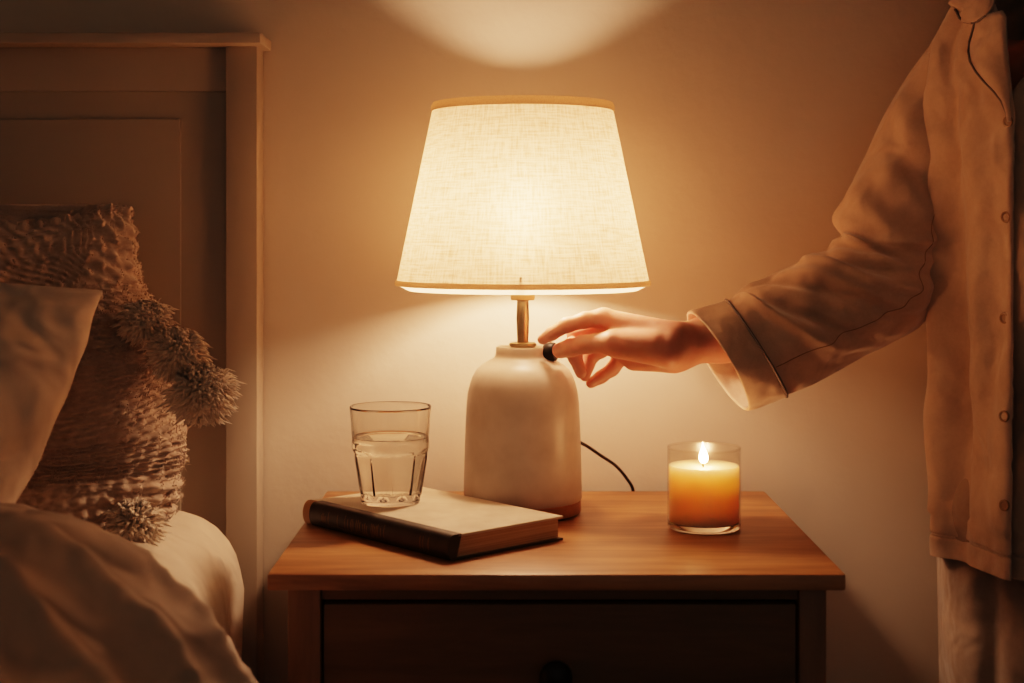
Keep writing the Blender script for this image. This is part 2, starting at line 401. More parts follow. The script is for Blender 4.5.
# cord
tube('power_cord', catmull([P(569, 438, 1.598), P(585, 445, 1.625), P(600, 455, 1.645), P(616, 466, 1.665), P(627, 479, 1.678), P(633, 490, 1.690), P(634, 510, 1.693), P(634, 600, 1.693), P(634, 720, 1.693)], 8), .0019, M['rubber'], lamp, 8)

# ------------------------------------------------------------------ book
bk_a = Vector((P(451, 562, 436 / (562 - HZ)).x, 436 / (562 - HZ), 0))    # front bottom corner
sd = Vector((-.668, .744, 0)).normalized(); wd = Vector((sd.y, -sd.x, 0))      # along the spine; across the cover
BL, BW, BT = .231, .1398, .0235
def bk(s, w, z): return bk_a + sd * s + wd * w + Vector((0, 0, TOP + z))
book = thing('hardcover_book', bk(BL / 2, BW / 2, 0), 'old closed hardcover book with black spine and cream cover, lying under the water glass', 'book')
def bk_box(name, s0, s1, w0, w1, z0, z1, m, parent, bev=.0006):
    bm = box_bm(s0, s1, w0, w1, z0, z1, bev)
    for v in bm.verts: v.co = bk(v.co.x, v.co.y, v.co.z)
    return from_bm(name, bm, m, parent)
bk_box('pages', .003, BL - .003, .004, BW - .004, .0022, BT - .0022, M['pages'], book, .0004)
cv = bk_box('front_cover', 0, BL, .008, BW, BT - .0024, BT, M['cover'], book)
bk_box('back_cover', 0, BL, .004, BW, 0, .0024, M['leather'], book)
# leather spine: rounded strip that wraps onto both covers
def spine_strip(name, s0, s1, grow, wtop, m, parent):
    prof = []
    for k in range(15):
        a = -PI / 2 + PI * k / 14
        prof.append((.004 - (.0075 + grow) * math.cos(a), BT / 2 + (BT / 2 + grow + .0004) * math.sin(a)))
    prof = [(wtop * .5, -.0003 + .0004)] + prof + [(wtop * .5, BT + .0004 + grow), (wtop, BT + .0004 + grow)]
    prof = [(w, max(z, .0002)) for w, z in prof]
    rings = [[bk(s, w, z) for w, z in prof] for s in np.linspace(s0, s1, 12)]
    vs, fs, uv = rings_mesh(rings, False)
    # end faces
    n = len(prof)
    fs.append(tuple(range(n))); fs.append(tuple(reversed([11 * n + j for j in range(n)])))
    return mesh(name, vs, fs, m, parent, True, None, 50)
spine = spine_strip('spine', 0, BL - .011, 0, .0125, M['leather'], book)
spine_strip('spine_end_band', BL - .011, BL, .0003, .0065, M['tanband'], book)
# faint gilt rules and worn marks across the spine
def gilt(s0, s1, z0, z1):
    q = []
    for s in (s0, s1):
        for t in np.linspace(z0, z1, 5):
            a = math.asin(max(-1, min(1, (t - BT / 2) / (BT / 2))))
            q.append(bk(s, .004 - .0078 * math.cos(a), t))
    return q
gv, gf = [], []
rng = random.Random(3)
marks = [(.028, .029, .003, .0205), (.040, .041, .003, .0205), (.036, .0368, .003, .0205), (.095, .0958, .004, .0195), (.158, .1588, .004, .0195), (.1705, .1715, .006, .018), (.186, .187, .005, .019)]
s = .100
while s < .154:
    w = rng.uniform(.0016, .0032); a = rng.uniform(.005, .008); b = rng.uniform(.014, .0185)
    if rng.random() < .8: marks.append((s, s + w * .45, a, b))
    s += w
for k in range(5): marks.append((.191 + k * .0016, .1917 + k * .0016, .007 + rng.uniform(0, .002), .013 + rng.uniform(0, .004)))
for m_ in marks:
    q = gilt(*m_); o = len(gv); gv += q
    if o: gv.append(bk((m_[0] + last) / 2, .006, BT / 2)); gf.append((lo, len(gv) - 1, o))
    lo, last = o + 5, m_[1]
    for k in range(4): gf.append((o + k, o + k + 1, o + 5 + k + 1, o + 5 + k))
mesh('gilt_lettering', gv, gf, M['gold'], spine, False)

# ------------------------------------------------------------------ tumbler of water
GX, GY = (390.5 - 512) * 1.484 / F, 1.484; GS = 1.484 / F; gz0 = TOP + BT + .0001
gz = lambda py: gz0 + (503.5 - py) * GS
tum = thing('drinking_glass', (GX, GY, gz0), 'clear faceted tumbler half full of water, standing on the book', 'glass')
NF = 10
def facet(r, z, a):
    s_ = 2 * PI / NF; b = ((a + .16) % s_) - s_ / 2
    zr = gz(449.0) - .0045 * (abs(b) / (s_ / 2)) ** 2.2; zb = gz(496.5)
    if z >= zr or z < zb: k = 0.0
    else: k = min(1, (zr - z) / .0035) * min(1, (z - zb) / .003 + .1)
    poly = (math.cos(s_ / 2) / math.cos(b)) ** 1.5
    return r * (1 - k + k * poly * 1.025)
outer = [(26.5, 503.5), (28.8, 503.0), (29.6, 501.5), (29.9, 498), (30.2, 496.5), (31.0, 494), (32.0, 488), (33.0, 482), (34.2, 474), (35.4, 466), (36.2, 461), (36.9, 456), (37.3, 454), (37.7, 452), (38.1, 450.8), (38.4, 449.5), (38.9, 447), (38.7, 443), (38.5, 438), (39.3, 428), (40.2, 416), (40.9, 409), (41.0, 407.6), (40.6, 407.0), (40.1, 407.4)]
inner = [(39.3, 409), (38.4, 418), (37.2, 430), (36.3, 440), (35.2, 450), (33.2, 460), (31.0, 472), (28.9, 484), (27.4, 489), (27, 492.5), (20, 493.6), (.1, 494)]
lathe('glass_wall', [(.0001, gz(502.2)), (18 * GS, gz(502.4))] + [(r * GS, gz(y)) for r, y in outer] + [(r * GS, gz(y)) for r, y in inner], GX, GY, M['glass'], tum, 160, rf=facet, sharp=18)
ii = list(reversed(inner))
wp = [(r * GS + .00025, gz(y) - .0002) for r, y in ii if y > 441]
rw = float(np.interp(438, [r[1] for r in inner], [r[0] for r in inner])) * GS
wp += [(rw + .0003, gz(437.2)), (rw - .0006, gz(437.8)), (rw - .003, gz(438.2)), (.0001, gz(438.3))]
lathe('water', wp, GX, GY, M['water'], tum, 96, sharp=30)

# ------------------------------------------------------------------ candle
CX, CY = (704 - 512) * 1.473 / F, 1.473; CS = 1.473 / F
cz = lambda py: TOP + .0001 + (528.2 - py) * CS
can = thing('jar_candle', (CX, CY, TOP), 'lit cream candle in a clear glass jar on the nightstand', 'candle')
R = 36.6 * CS
lathe('glass_jar', [(R, cz(521)), (R + .0001, cz(480)), (R, cz(448.4)), (R - .0013, cz(448.4)), (R - .0014, cz(480)), (R - .0014, cz(521))], CX, CY, M['jar'], can, 96, sharp=40)
lathe('jar_base', [(.0001, cz(528)), (R - .004, cz(528.2)), (R - .001, cz(527.4)), (R, cz(525.5)), (R, cz(521.05)), (.0001, cz(521.05))], CX, CY, M['jarbase'], can, 96, sharp=40)
lathe('glass_lip', [(R - .0007 + .0010 * math.cos(2 * PI * k / 12), cz(447.6) + .0010 * math.sin(2 * PI * k / 12)) for k in range(12)], CX, CY, M['jar'], can, 96, cyc=True, sharp=None)
wr = R - .0016
wax = lathe('wax', [(.0001, cz(520.8)), (wr - .001, cz(520.8)), (wr, cz(519.8)), (wr, cz(466.5)), (wr - .0008, cz(465)), (wr - .003, cz(465.8)), (.016, cz(467.2)), (.006, cz(467.6)), (.0001, cz(467.6))], CX, CY, M['wax'], can, 96, sharp=60)
tube('wick', catmull([Vector((CX - .0005, CY, cz(468))), Vector((CX - .0008, CY, cz(464))), Vector((CX + .0004, CY, cz(461)))], 4), .0009, M['wick'], can, 8)
fl = []
for k in range(15):
    t = k / 14
    r = .0052 * max(.015, math.sin(PI * t ** .62)) * (1 - t) ** .35 if t < 1 else .0001
    fl.append([Vector((CX - .0004 - .001 * t * t + r * math.cos(2 * PI * j / 14), CY + r * math.sin(2 * PI * j / 14), cz(464.0) + .0215 * t)) for j in range(14)])
vs, fs, uv = rings_mesh(fl, True, True, True)
mesh('flame', vs, fs, M['flame'], can)

# ------------------------------------------------------------------ bed
HX = -.286                                 # right face of the post
bed = thing('bed', (-.85, .7, 0), 'painted wooden bed with panelled headboard against the wall', 'bed')
e = lambda py, Y: EYE - (py - HZ) * Y / F
BXL = -1.50
for (x0, x1) in ((HX - .035, HX), (BXL, BXL + .031)):
    box('headboard_post', x0, x1, 1.652, 1.697, 0, EYE + .2085, M['paint'], bed, .0012)
box('headboard_cap', BXL - .008, HX + .0085, 1.626, 1.699, EYE + .2085, EYE + .2205, M['paint'], bed, .0018)
hb = box('headboard_frame', BXL + .031, HX - .035, 1.664, 1.690, EYE + .159, EYE + .2085, M['paint'], bed, .0012)
pnl = box('headboard_panel', BXL + .031, HX - .035, 1.670, 1.688, .30, EYE + .159, M['paint'], bed, .0006)
box('panel_field', BXL + .09, HX - .035 - .054, 1.6660, 1.672, .36, EYE + .128, M['paint'], pnl, .0022)
for (x0, x1) in ((HX - .075, HX - .053), (BXL + .004, BXL + .026)):
    box('side_rail', x0, x1, -.42, 1.652, EYE - .62, EYE - .449, M['paint'], bed, .002)
    box('foot_post', x0 - .003, x1 + .003, -.47, -.42, 0, EYE - .45, M['paint'], bed, .002)
box('foot_rail', BXL + .03, HX - .03, -.455, -.43, EYE - .62, EYE - .47, M['paint'], bed, .002)
box('slat_base', BXL + .026, HX - .026, -.42, 1.652, EYE - .475, EYE - .446, M['oak_v'], bed, .002)
# mattress with fitted sheet
MX1, MX0, MY0, MY1, MZ0, MZ1 = -.277, -1.47, -.40, 1.645, EYE - .445, EYE - .290
nu, nv = 120, 140; vs, rings = [], []
def round_prof(d, R_): return math.sqrt(max(0, R_ * R_ - (R_ - d) ** 2)) if d < R_ else R_
prof2 = []
R_ = .085
for k in range(9): a = PI / 2 * k / 8; prof2.append((R_ - R_ * math.sin(a), MZ1 - R_ + R_ * math.cos(a)))   # inset, z
rings = []
def rr_ring(inset, z, rc=.13, n=40):
    x0, x1, y0, y1 = MX0 + inset, MX1 - inset, MY0 + inset, MY1 - inset; r = max(.02, rc - inset); out = []
    segs = [((x1 - r, y1 - r), 0), ((x0 + r, y1 - r), 1), ((x0 + r, y0 + r), 2), ((x1 - r, y0 + r), 3)]
    pts = []
    for (c, q) in segs:
        for k in range(13):
            a = PI / 2 * q + PI / 2 * k / 12; pts.append(Vector((c[0] + r * math.cos(a), c[1] + r * math.sin(a), z)))
    # refine straight runs
    res = []
    for i in range(len(pts)):
        a, b = pts[i], pts[(i + 1) % len(pts)]
        k = 64 if (b - a).length > .1 else 1
        for j in range(k): res.append(a.lerp(b, j / k))
    return res
def sheet_disp(p, dropk):
    t = (nz(p.x * 5, p.y * 9, p.z * 4) * .007 + nz(p.x * 14, p.y * 22, p.z * 3 + 4) * .0035)
    return t * dropk
for z in np.linspace(MZ0, MZ1 - R_, 12):
    rg = rr_ring(0, z)
    k = 1 - abs((z - MZ0) / (MZ1 - MZ0) - .6)
    rings.append([p + Vector((sheet_disp(p, 1.2) + .006 * math.sin(p.y * 55 + 6 * nz(p.y * 3)) * k * .5, sheet_disp(p, .3), 0)) for p in rg])
for (ins, z) in reversed(prof2[:-1]):
    rings.append([p + Vector((sheet_disp(p, 1), 0, sheet_disp(p, .8))) for p in rr_ring(ins, z)])
ctr = Vector(((MX0 + MX1) / 2, (MY0 + MY1) / 2, 0))
top = rings[-1]
for q in (.97, .93, .88, .8, .7, .55, .35, .12):
    rings.append([Vector((ctr.x + (p.x - ctr.x) * q, ctr.y + (p.y - ctr.y) * q, MZ1 + sheet_disp(p * q, .8))) for p in top])
vs, fs, uv = rings_mesh(rings, True, True, True)
mat_o = mesh('mattress', vs, fs, M['sheet'])
rebase(mat_o, ((MX0 + MX1) / 2, (MY0 + MY1) / 2, MZ0))
tag(mat_o, 'mattress under a pale cream fitted sheet on the bed', 'mattress')

# duvet: a thick quilt turned back short of the pillows and hanging over the bed side
sec = [(-1.52, -.42), (-1.49, -.28), (-1.42, -.225), (-1.2, -.205), (-.9, -.205), (-.62, -.210), (-.4986, -.2165), (-.417, -.2225), (-.376, -.229), (-.344, -.240), (-.311, -.258), (-.283, -.279), (-.254, -.303), (-.2265, -.333), (-.203, -.369), (-.192, -.42), (-.188, -.50), (-.190, -.60)]
cs = catmull([Vector((x, 0, z)) for x, z in sec], 9)
nrm = []
for i in range(len(cs)):
    t = (cs[min(i + 1, len(cs) - 1)] - cs[max(i - 1, 0)]).normalized(); nrm.append(Vector((-t.z, 0, t.x)))
L = [0]
for i in range(1, len(cs)): L.append(L[-1] + (cs[i] - cs[i - 1]).length)
def duvet_h(s, y):
    w = s * 1.0 + .05 * nz(s * 4, y * 4, 3)
    q = (y - 1.2) + (s - 1.1) * .75                       # folds run on a slant, down towards the floor
    f = abs(math.sin(q * 27 + 2.6 * nz(s * 3, y * 3, 1)))
    h = .044 - .050 * f ** .7 * min(1, .35 + abs(nz(s * 3, y * 3, 7)) * 1.8)
    h += .016 * nz(s * 7, y * 6, 2) + .009 * nz(s * 20, y * 15, 5)
    return h
rings = []
ys = list(np.linspace(-.30, 1.165, 170)); Y1 = 1.165; TH = .045
for y in ys:
    row = []
    for i, c in enumerate(cs):
        fade = min(1, (Y1 - y) / .10 + .25)
        row.append(Vector((c.x, y, EYE + c.z)) + nrm[i] * duvet_h(L[i], y) * fade)
    rings.append(row)
for k in range(1, 9):                                     # rolled head edge
    a = PI * k / 8; row = []
    for i, c in enumerate(cs):
        row.append(Vector((c.x, Y1 + TH * .9 * math.sin(a), EYE + c.z)) + nrm[i] * (-TH * .5 * (1 - math.cos(a)) + duvet_h(L[i], Y1) * .25))
    rings.append(row)
vs, fs, uv = rings_mesh(rings, False)
duv = mesh('duvet', vs, fs, M['duvet']); md = duv.modifiers.new('s', 'SUBSURF'); md.levels = md.render_levels = 1
rebase(duv, (-.85, .45, EYE - .30)); tag(duv, 'rumpled taupe duvet spread over the bed and hanging past its edge', 'duvet')

# pillow-like bodies: stations from bottom to top, each a lens between a left end and a right end
def cushion(stations, xl, nu_, nv_, disp, mat, name):
    """stations: (py, right px, Y, half thickness)"""
    py_ = [s[0] for s in stations]; T = np.linspace(0, 1, len(stations)); rings = []
    for v in np.linspace(0, 1, nv_):
        py = interp(v, T, py_); rx = interp(v, T, [s[1] for s in stations]); Y = interp(v, T, [s[2] for s in stations]); th = interp(v, T, [s[3] for s in stations])
        c = P(rx, py, Y); ring = []
        for j in range(nu_):
            a = 2 * PI * j / nu_
            u = math.cos(a); x = (xl + c.x) / 2 + u * (c.x - xl) / 2
            w = abs(math.sin(a)) ** .8 * (1 if math.sin(a) > 0 else -1)
            p = Vector((x, Y - w * th, c.z))
            ring.append(disp(p, u, v, math.sin(a)))
        rings.append(ring)
    vs, fs, uv = rings_mesh(rings, True, True, True)
    return mesh(name, vs, fs, mat)
# chunky chenille cushion
st = [(534, 150, 1.47, .012), (531, 160, 1.468, .036), (522, 165, 1.47, .052), (505, 169, 1.48, .066), (485, 172, 1.485, .070), (468, 172, 1.49, .062), (455, 181, 1.495, .066), (435, 188, 1.50, .078), (400, 184, 1.515, .086), (360, 174, 1.53, .084), (320, 156, 1.55, .070), (290, 133, 1.565, .055), (250, 130, 1.585, .040), (225, 134, 1.598, .026), (210, 134, 1.606, .014), (205, 128, 1.610, .005)]
def knit(p, u, v, s):
    if s < -.2: 
        return Vector((p.x, min(p.y + .22 * (min(p.x, -.35) + .35), 1.655), max(MZ1 + .004, p.z)))
    # cord rows: slanting across the upper half, wrapping level lower down
    wx = p.x + .055 * nz(p.x * 6, p.z * 6, 1); wz = p.z + .055 * nz(p.x * 6 + 9, p.z * 6, 2)
    ph = -.2 + 1.5 * max(0, min(1, (v - .30) / .45)) * max(0, min(1, (p.x + .55) / .15 + .3))
    q = wz * math.cos(ph * .7) + wx * math.sin(ph * .7)
    row = math.sin(q * 2 * PI / .0135)
    cell = math.sin((p.x + .004 * math.floor(q / .0135)) * 2 * PI / .012 + 3 * nz(p.x * 20, p.z * 20, 3))
    d = .0050 * (row * .5 + .5) + .0022 * cell * (row * .5 + .5) + .004 * nz(p.x * 110, p.y * 110, p.z * 110) + .002 * nz(p.x * 260, p.y * 260, p.z * 260)
    d += .024 * nz(p.x * 9 + 3, p.z * 10, 2) + .010 * math.sin(p.x * 42 + 5 * nz(p.z * 6)) * max(0, 1 - abs(v - .55) / .35)
    dx = max(0, u) ** 3 * d
    top = .012 * (math.cos((p.x + .43) * 36) - 1) * max(0, (v - .6) / .4)      # the upper edge sags between its corners
    return Vector((p.x + dx, min(p.y - max(0, s) ** .5 * d + .22 * (min(p.x, -.35) + .35), 1.655), max(MZ1 + .004, p.z + top + (d * .6 if v > .93 else 0))))
ck = cushion(st, -.86, 560, 330, knit, M['knit'], 'fluffy_cushion')
rebase(ck, (-.6, 1.47, MZ1)); tag(ck, 'fluffy taupe chenille cushion with pompoms, leaning against the headboard', 'cushion')
def fluff_verts(centres, length, width, rnd, jit=.35, blunt=False):
    vs, fs = [], []
    for (p, d) in centres:
        d = (d + Vector((rnd.gauss(0, jit), rnd.gauss(0, jit), rnd.gauss(0, jit)))).normalized()
        a = d.cross(Vector((rnd.random(), rnd.random(), rnd.random()))).normalized() * width; l = length * rnd.uniform(.72, 1.0)
        bend = Vector((rnd.gauss(0, .25), rnd.gauss(0, .25), -.25)) * l
        o = len(vs); b = d.cross(a)
        m_ = p + d * l * (.95 if blunt else .7) + bend * .5; t = p + d * l + bend
        a2 = a * (1.1 if blunt else .8); b2 = b * (1.1 if blunt else .8)
        vs += [p + a, p - a * .5 + b * .8, p - a * .5 - b * .8, m_ + a2, m_ - a2 * .5 + b2 * .8, m_ - a2 * .5 - b2 * .8, t]
        fs += [(o, o + 1, o + 4, o + 3), (o + 1, o + 2, o + 5, o + 4), (o + 2, o, o + 3, o + 5), (o + 3, o + 4, o + 6), (o + 4, o + 5, o + 6), (o + 5, o + 3, o + 6)]
    return vs, fs
# pile of short fibres over the visible front
rnd = random.Random(11); cen = []
me = ck.data; off = ck.location
polys = [p for p in me.polygons if p.normal.y < .25 and p.center.x + off.x > -.62]
tot = [p.area for p in polys]; acc_ = np.cumsum(tot)
for k in range(16000):
    p = polys[int(np.searchsorted(acc_, rnd.random() * acc_[-1]))]
    cen.append((p.center + off + Vector((rnd.gauss(0, .0008), 0, rnd.gauss(0, .0008))) - p.normal * .001, p.normal + Vector((0, 0, -.5))))
vs, fs = fluff_verts(cen, .0095, .0007, rnd)
mesh('pile', vs, fs, M['knit'], ck, True)
def pompom(c, r, ax, n, spread, seed):
    rnd = random.Random(seed); cen = []
    for k in range(n):
        d = Vector((rnd.gauss(0, 1), rnd.gauss(0, 1), rnd.gauss(0, 1))).normalized()
        d = (d * spread + ax * (1.3 - spread)).normalized()
        cen.append((c + d * r * .15, d))
    vs, fs = fluff_verts(cen, r, .0017, rnd, .10, True)
    return mesh('pompom', vs, fs, M['pom'], ck, True)
pompom(P(147, 321, 1.470), .023, Vector((-.1, -.3, .9)), 1300, .85, 1)
pompom(P(177, 350, 1.455), .025, Vector((.5, -.4, .2)), 1300, .9, 2)
pompom(P(201, 389, 1.440), .028, Vector((.5, -.35, -.45)), 1500, .78, 3)
pompom(P(134, 522, 1.405), .024, Vector((.1, -.2, -.5)), 900, .9, 4)
# smooth pillow in front
st2 = [(560, -18, 1.285, .010), (545, -5, 1.285, .040), (505, 22, 1.29, .062), (465, 42, 1.30, .072), (425, 59, 1.315, .078), (380, 76, 1.335, .074), (340, 89, 1.355, .058), (315, 96, 1.368, .040), (300, 101, 1.375, .022), (293, 104, 1.378, .010), (290, 104, 1.380, .002)]
def pcase(p, u, v, s):
    d = .010 * nz(p.x * 8, p.z * 12, 4) + .0075 * math.sin((p.x * .75 + p.z * .8) * 70 + 5 * nz(p.x * 5, p.z * 5, 9)) * max(0, nz(p.x * 6, p.z * 6, 12)) + .004 * nz(p.x * 26, p.z * 18, 5) + .0018 * nz(p.x * 50, p.z * 40, 5)
    top = .010 * min(1, max(0, (P(104, 290, 1.38).x - p.x) / .10)) * max(0, (v - .6) / .4) ** 2
    edge = max(-.06, .42 * (min(p.x, -.36) + .36))
    return Vector((p.x + .003 * nz(p.z * 30, p.x * 4), p.y - max(0, s) * d + edge, max(MZ1 + .004, p.z + top)))
pl = cushion(st2, -.95, 220, 150, pcase, M['pillow'], 'pillow')
rebase(pl, (-.6, 1.28, MZ1)); tag(pl, 'plain cream pillow propped in front of the fluffy cushion', 'pillow')

# ------------------------------------------------------------------ person
FA = math.radians(56)
fw = Vector((-math.sin(FA), -math.cos(FA), 0)); rt = Vector((-math.cos(FA), math.sin(FA), 0))
TC = Vector((.588, 1.485, 0))
def tz(py): return EYE - (py - HZ) * 1.46 / F
def BP(r, f, z): return TC + rt * r + fw * f + Vector((0, 0, z))
# --- hand and forearm as one distance field
hf = Field((P(528, 0, 1.5).x, 1.425, P(0, 396, 1.5).z), (P(790, 0, 1.46).x, 1.60, P(0, 288, 1.5).z), .00125)
def chain(pts):
    d = None
    for (a, b) in zip(pts[:-1], pts[1:]):
        c = hf.cone(P(*a[:3]), P(*b[:3]), a[3], b[3]); d = c if d is None else smin(d, c, .0035)
    return d
WR = (676, 346.5, 1.488, .0200)
palm = hf.cone(P(*WR[:3]), P(724, 334.5, 1.508), .0205, .0238)
palm = smin(palm, hf.cone(P(724, 334.5, 1.508), P(800, 324, 1.535), .0238, .028), .02)
for a, b in (((676, 337.5, 1.478, .0150), (604, 318, 1.500, .0092)), ((678, 342, 1.488, .0150), (607, 326, 1.513, .0100)), ((680, 349, 1.495, .0150), (613, 339, 1.526, .0095)), ((682, 353, 1.500, .0145), (622, 352, 1.536, .0092))):
    palm = smin(palm, hf.cone(P(*a[:3]), P(*b[:3]), a[3], b[3]), .010)
palm = smin(palm, hf.cone(P(668, 350, 1.472), P(616, 345, 1.484), .0175, .0125), .010)          # ball of the thumb
palm = smin(palm, hf.cone(P(672, 358, 1.490), P(634, 360, 1.526), .0140, .0105), .010)          # heel of the hand
fingers = [
    [(655, 346, 1.472, .0150), (612, 342, 1.481, .0112), (584, 344.5, 1.496, .0093), (571, 347.3, 1.507, .0090), (560.3, 350.4, 1.519, .0085)],
    [(604, 318, 1.500, .0094), (585, 320, 1.498, .0082), (567, 325.0, 1.498, .0077), (552, 333.5, 1.511, .0068), (542.5, 339.5, 1.522, .0055)],
    [(607, 326, 1.513, .0098), (575, 335, 1.517, .0078), (575, 357, 1.517, .0072), (581, 373, 1.514, .0060)],
    [(613, 339, 1.526, .0092), (601, 349, 1.530, .0090), (591, 355, 1.532, .0084), (587, 365, 1.531, .0074), (585, 376.0, 1.527, .0058)],
    [(624, 353, 1.538, .0090), (612, 369, 1.542, .0074), (601, 377.0, 1.540, .0066), (591, 383, 1.535, .0056)]]
hand = None
for i, fg in enumerate(fingers):
    d = smin(palm, chain(fg), .007); hand = d if hand is None else smin(hand, d, .0012)
hv, hq = hf.nets(hand, 3)
# --- rest of the body, coarser; mostly under the clothes
bf = Field((.05, 1.08, -.01), (.92, 1.69, 1.66), .008)
sh = EYE + .165
neck_b, neck_t = BP(0, .0, EYE + .255), BP(0, .022, EYE + .345)
HC = BP(0, .040, EYE + .42)
b = bf.cone(BP(0, 0, EYE - .02), BP(0, 0, EYE - .26), .074, .080)
b = smin(b, bf.cone(BP(.055, 0, EYE + .05), BP(-.055, 0, EYE + .05), .074, .074), .04)
b = smin(b, bf.cone(BP(.13, -.01, sh), BP(-.13, -.01, sh), .040, .040), .035)
b = smin(b, bf.cone(BP(.050, 0, EYE - .26), BP(-.050, 0, EYE - .26), .082, .082), .03)
b = smin(b, bf.cone(BP(0, -.01, EYE + .18), neck_t, .052, .045), .03)
EL = P(884, 286, 1.59); SHR = BP(.150, -.005, sh + .005)
b = smin(b, bf.cone(SHR, EL, .040, .033), .03)
b = smin(b, bf.cone(EL, P(770, 320, 1.525), .031, .025), .015)
SHL = BP(-.150, -.005, sh + .005); ELL = BP(-.20, .03, EYE - .09); WRL = BP(-.175, .11, EYE - .27)
b = smin(b, bf.cone(SHL, ELL, .040, .033), .03); b = smin(b, bf.cone(ELL, WRL, .032, .022), .015)
hd = WRL + (WRL - ELL).normalized() * .05
lf = Field(tuple(hd - Vector((.10, .10, .15))), tuple(hd + Vector((.10, .10, .07))), .0025)
lh = smin(lf.cone(WRL, hd, .021, .020), lf.cone(hd + fw * .018, hd - fw * .018, .018, .016), .012)
lf_d = None
for k in range(4):
    q = hd + fw * (.030 - .020 * k); ln = (.072, .080, .075, .060)[k]
    m1 = q + Vector((0, 0, -.5 * ln)) + fw * .004; m2 = q + Vector((0, 0, -ln)) + fw * .002 + rt * .014
    d = smin(lh, smin(lf.cone(q, m1, .0095, .0085), lf.cone(m1, m2, .0085, .0062), .003), .005); lf_d = d if lf_d is None else smin(lf_d, d, .001)
d = smin(lh, smin(lf.cone(hd + fw * .02, hd + fw * .044 + Vector((0, 0, -.024)), .0125, .010), lf.cone(hd + fw * .044 + Vector((0, 0, -.024)), hd + fw * .052 + Vector((0, 0, -.050)), .0098, .0075), .004), .006)
lv, lq = lf.nets(smin(lf_d, d, .001), 2)
for sgn in (1, -1):
    kn = BP(sgn * .082, .015, .37); an = BP(sgn * .082, -.02, .075)
    b = smin(b, bf.cone(BP(sgn * .075, 0, EYE - .30), kn, .070, .050), .03); b = smin(b, bf.cone(kn, an, .050, .034), .02)
    b = smin(b, bf.cone(an - Vector((0, 0, .03)), BP(sgn * .088, .12, .026), .036, .024), .02)
# head with a face turned to the lamp
gaze = (fw + Vector((0, 0, -.28))).normalized(); upv = (Vector((0, 0, 1)) - gaze * gaze.z).normalized(); rh = gaze.cross(upv)
Mh = [tuple(rh), tuple(gaze), tuple(upv)]
def HP(r, f, u): return HC + rh * r + gaze * f + upv * u
h = bf.ell(HC + upv * .03 - gaze * .012, (.073, .090, .085), Mh)
h = smin(h, bf.ell(HP(0, .022, -.035), (.055, .062, .072), Mh), .03)
h = smin(h, bf.cone(HP(0, .080, .018), HP(0, .100, -.012), .008, .0125), .012)
h = smin(h, bf.cone(HP(.016, .078, -.046), HP(-.016, .078, -.046), .0075, .0075), .008)
h = smin(h, bf.cone(HP(0, .070, -.082), HP(0, .066, -.080), .015, .015), .02)
for sgn in (1, -1):
    h = smin(h, bf.ell(HP(sgn * .074, -.010, .0), (.009, .018, .030), Mh), .006)
    h = np.maximum(h, -bf.ell(HP(sgn * .031, .094, .020), (.018, .014, .011), Mh) * 1.0) if False else h
b = smin(b, h, .025)
bv, bq = bf.nets(b, 2)
person = mesh('person', np.concatenate([bv, hv, lv]).tolist(), bq.tolist() + (hq + len(bv)).tolist() + (lq + len(bv) + len(hv)).tolist(), M['skin'])
rebase(person, (TC.x, TC.y, 0))
tag(person, 'person in tan piped pyjamas reaching out to turn the lamp switch', 'person')
# eyes and hair
M['eye'] = principled('eye_white', (.75, .72, .68), None, .25); M['iris'] = principled('dark_iris', (.03, .018, .01), None, .2)
for sgn in (1, -1):
    bm = bmesh.new(); bmesh.ops.create_uvsphere(bm, u_segments=20, v_segments=12, radius=.0115)
    for v in bm.verts: v.co += HP(sgn * .030, .0615, .018)
    ey = from_bm('eye', bm, M['eye'], person, sharp=None)
    bm = bmesh.new(); bmesh.ops.create_uvsphere(bm, u_segments=16, v_segments=10, radius=.0055)
    for v in bm.verts: v.co += HP(sgn * .030, .0678, .017)
    from_bm('iris', bm, M['iris'], ey, sharp=None)
kf = Field(tuple(HC - Vector((.16, .16, .22))), tuple(HC + Vector((.16, .16, .17))), .006)
g = kf.ell(HC + upv * .036 - gaze * .020, (.084, .098, .094), Mh)
g = smin(g, kf.cone(HP(0, -.07, .0), HP(0, -.095, -.10), .055, .035), .04)
gx = (kf.X - HC.x) * gaze.x + (kf.Y - HC.y) * gaze.y + (kf.Z - HC.z) * gaze.z; gu = (kf.X - HC.x) * upv.x + (kf.Y - HC.y) * upv.y + (kf.Z - HC.z) * upv.z
g = np.maximum(g, np.minimum(gx - .045, .6 * (gx - .02) - .8 * (gu - .055)) if False else -( -(gx - .035) + .9 * np.maximum(gu - .055, 0) ))
kv, kq = kf.nets(g, 2); mesh('hair', kv.tolist(), kq.tolist(), M['hair'], person)

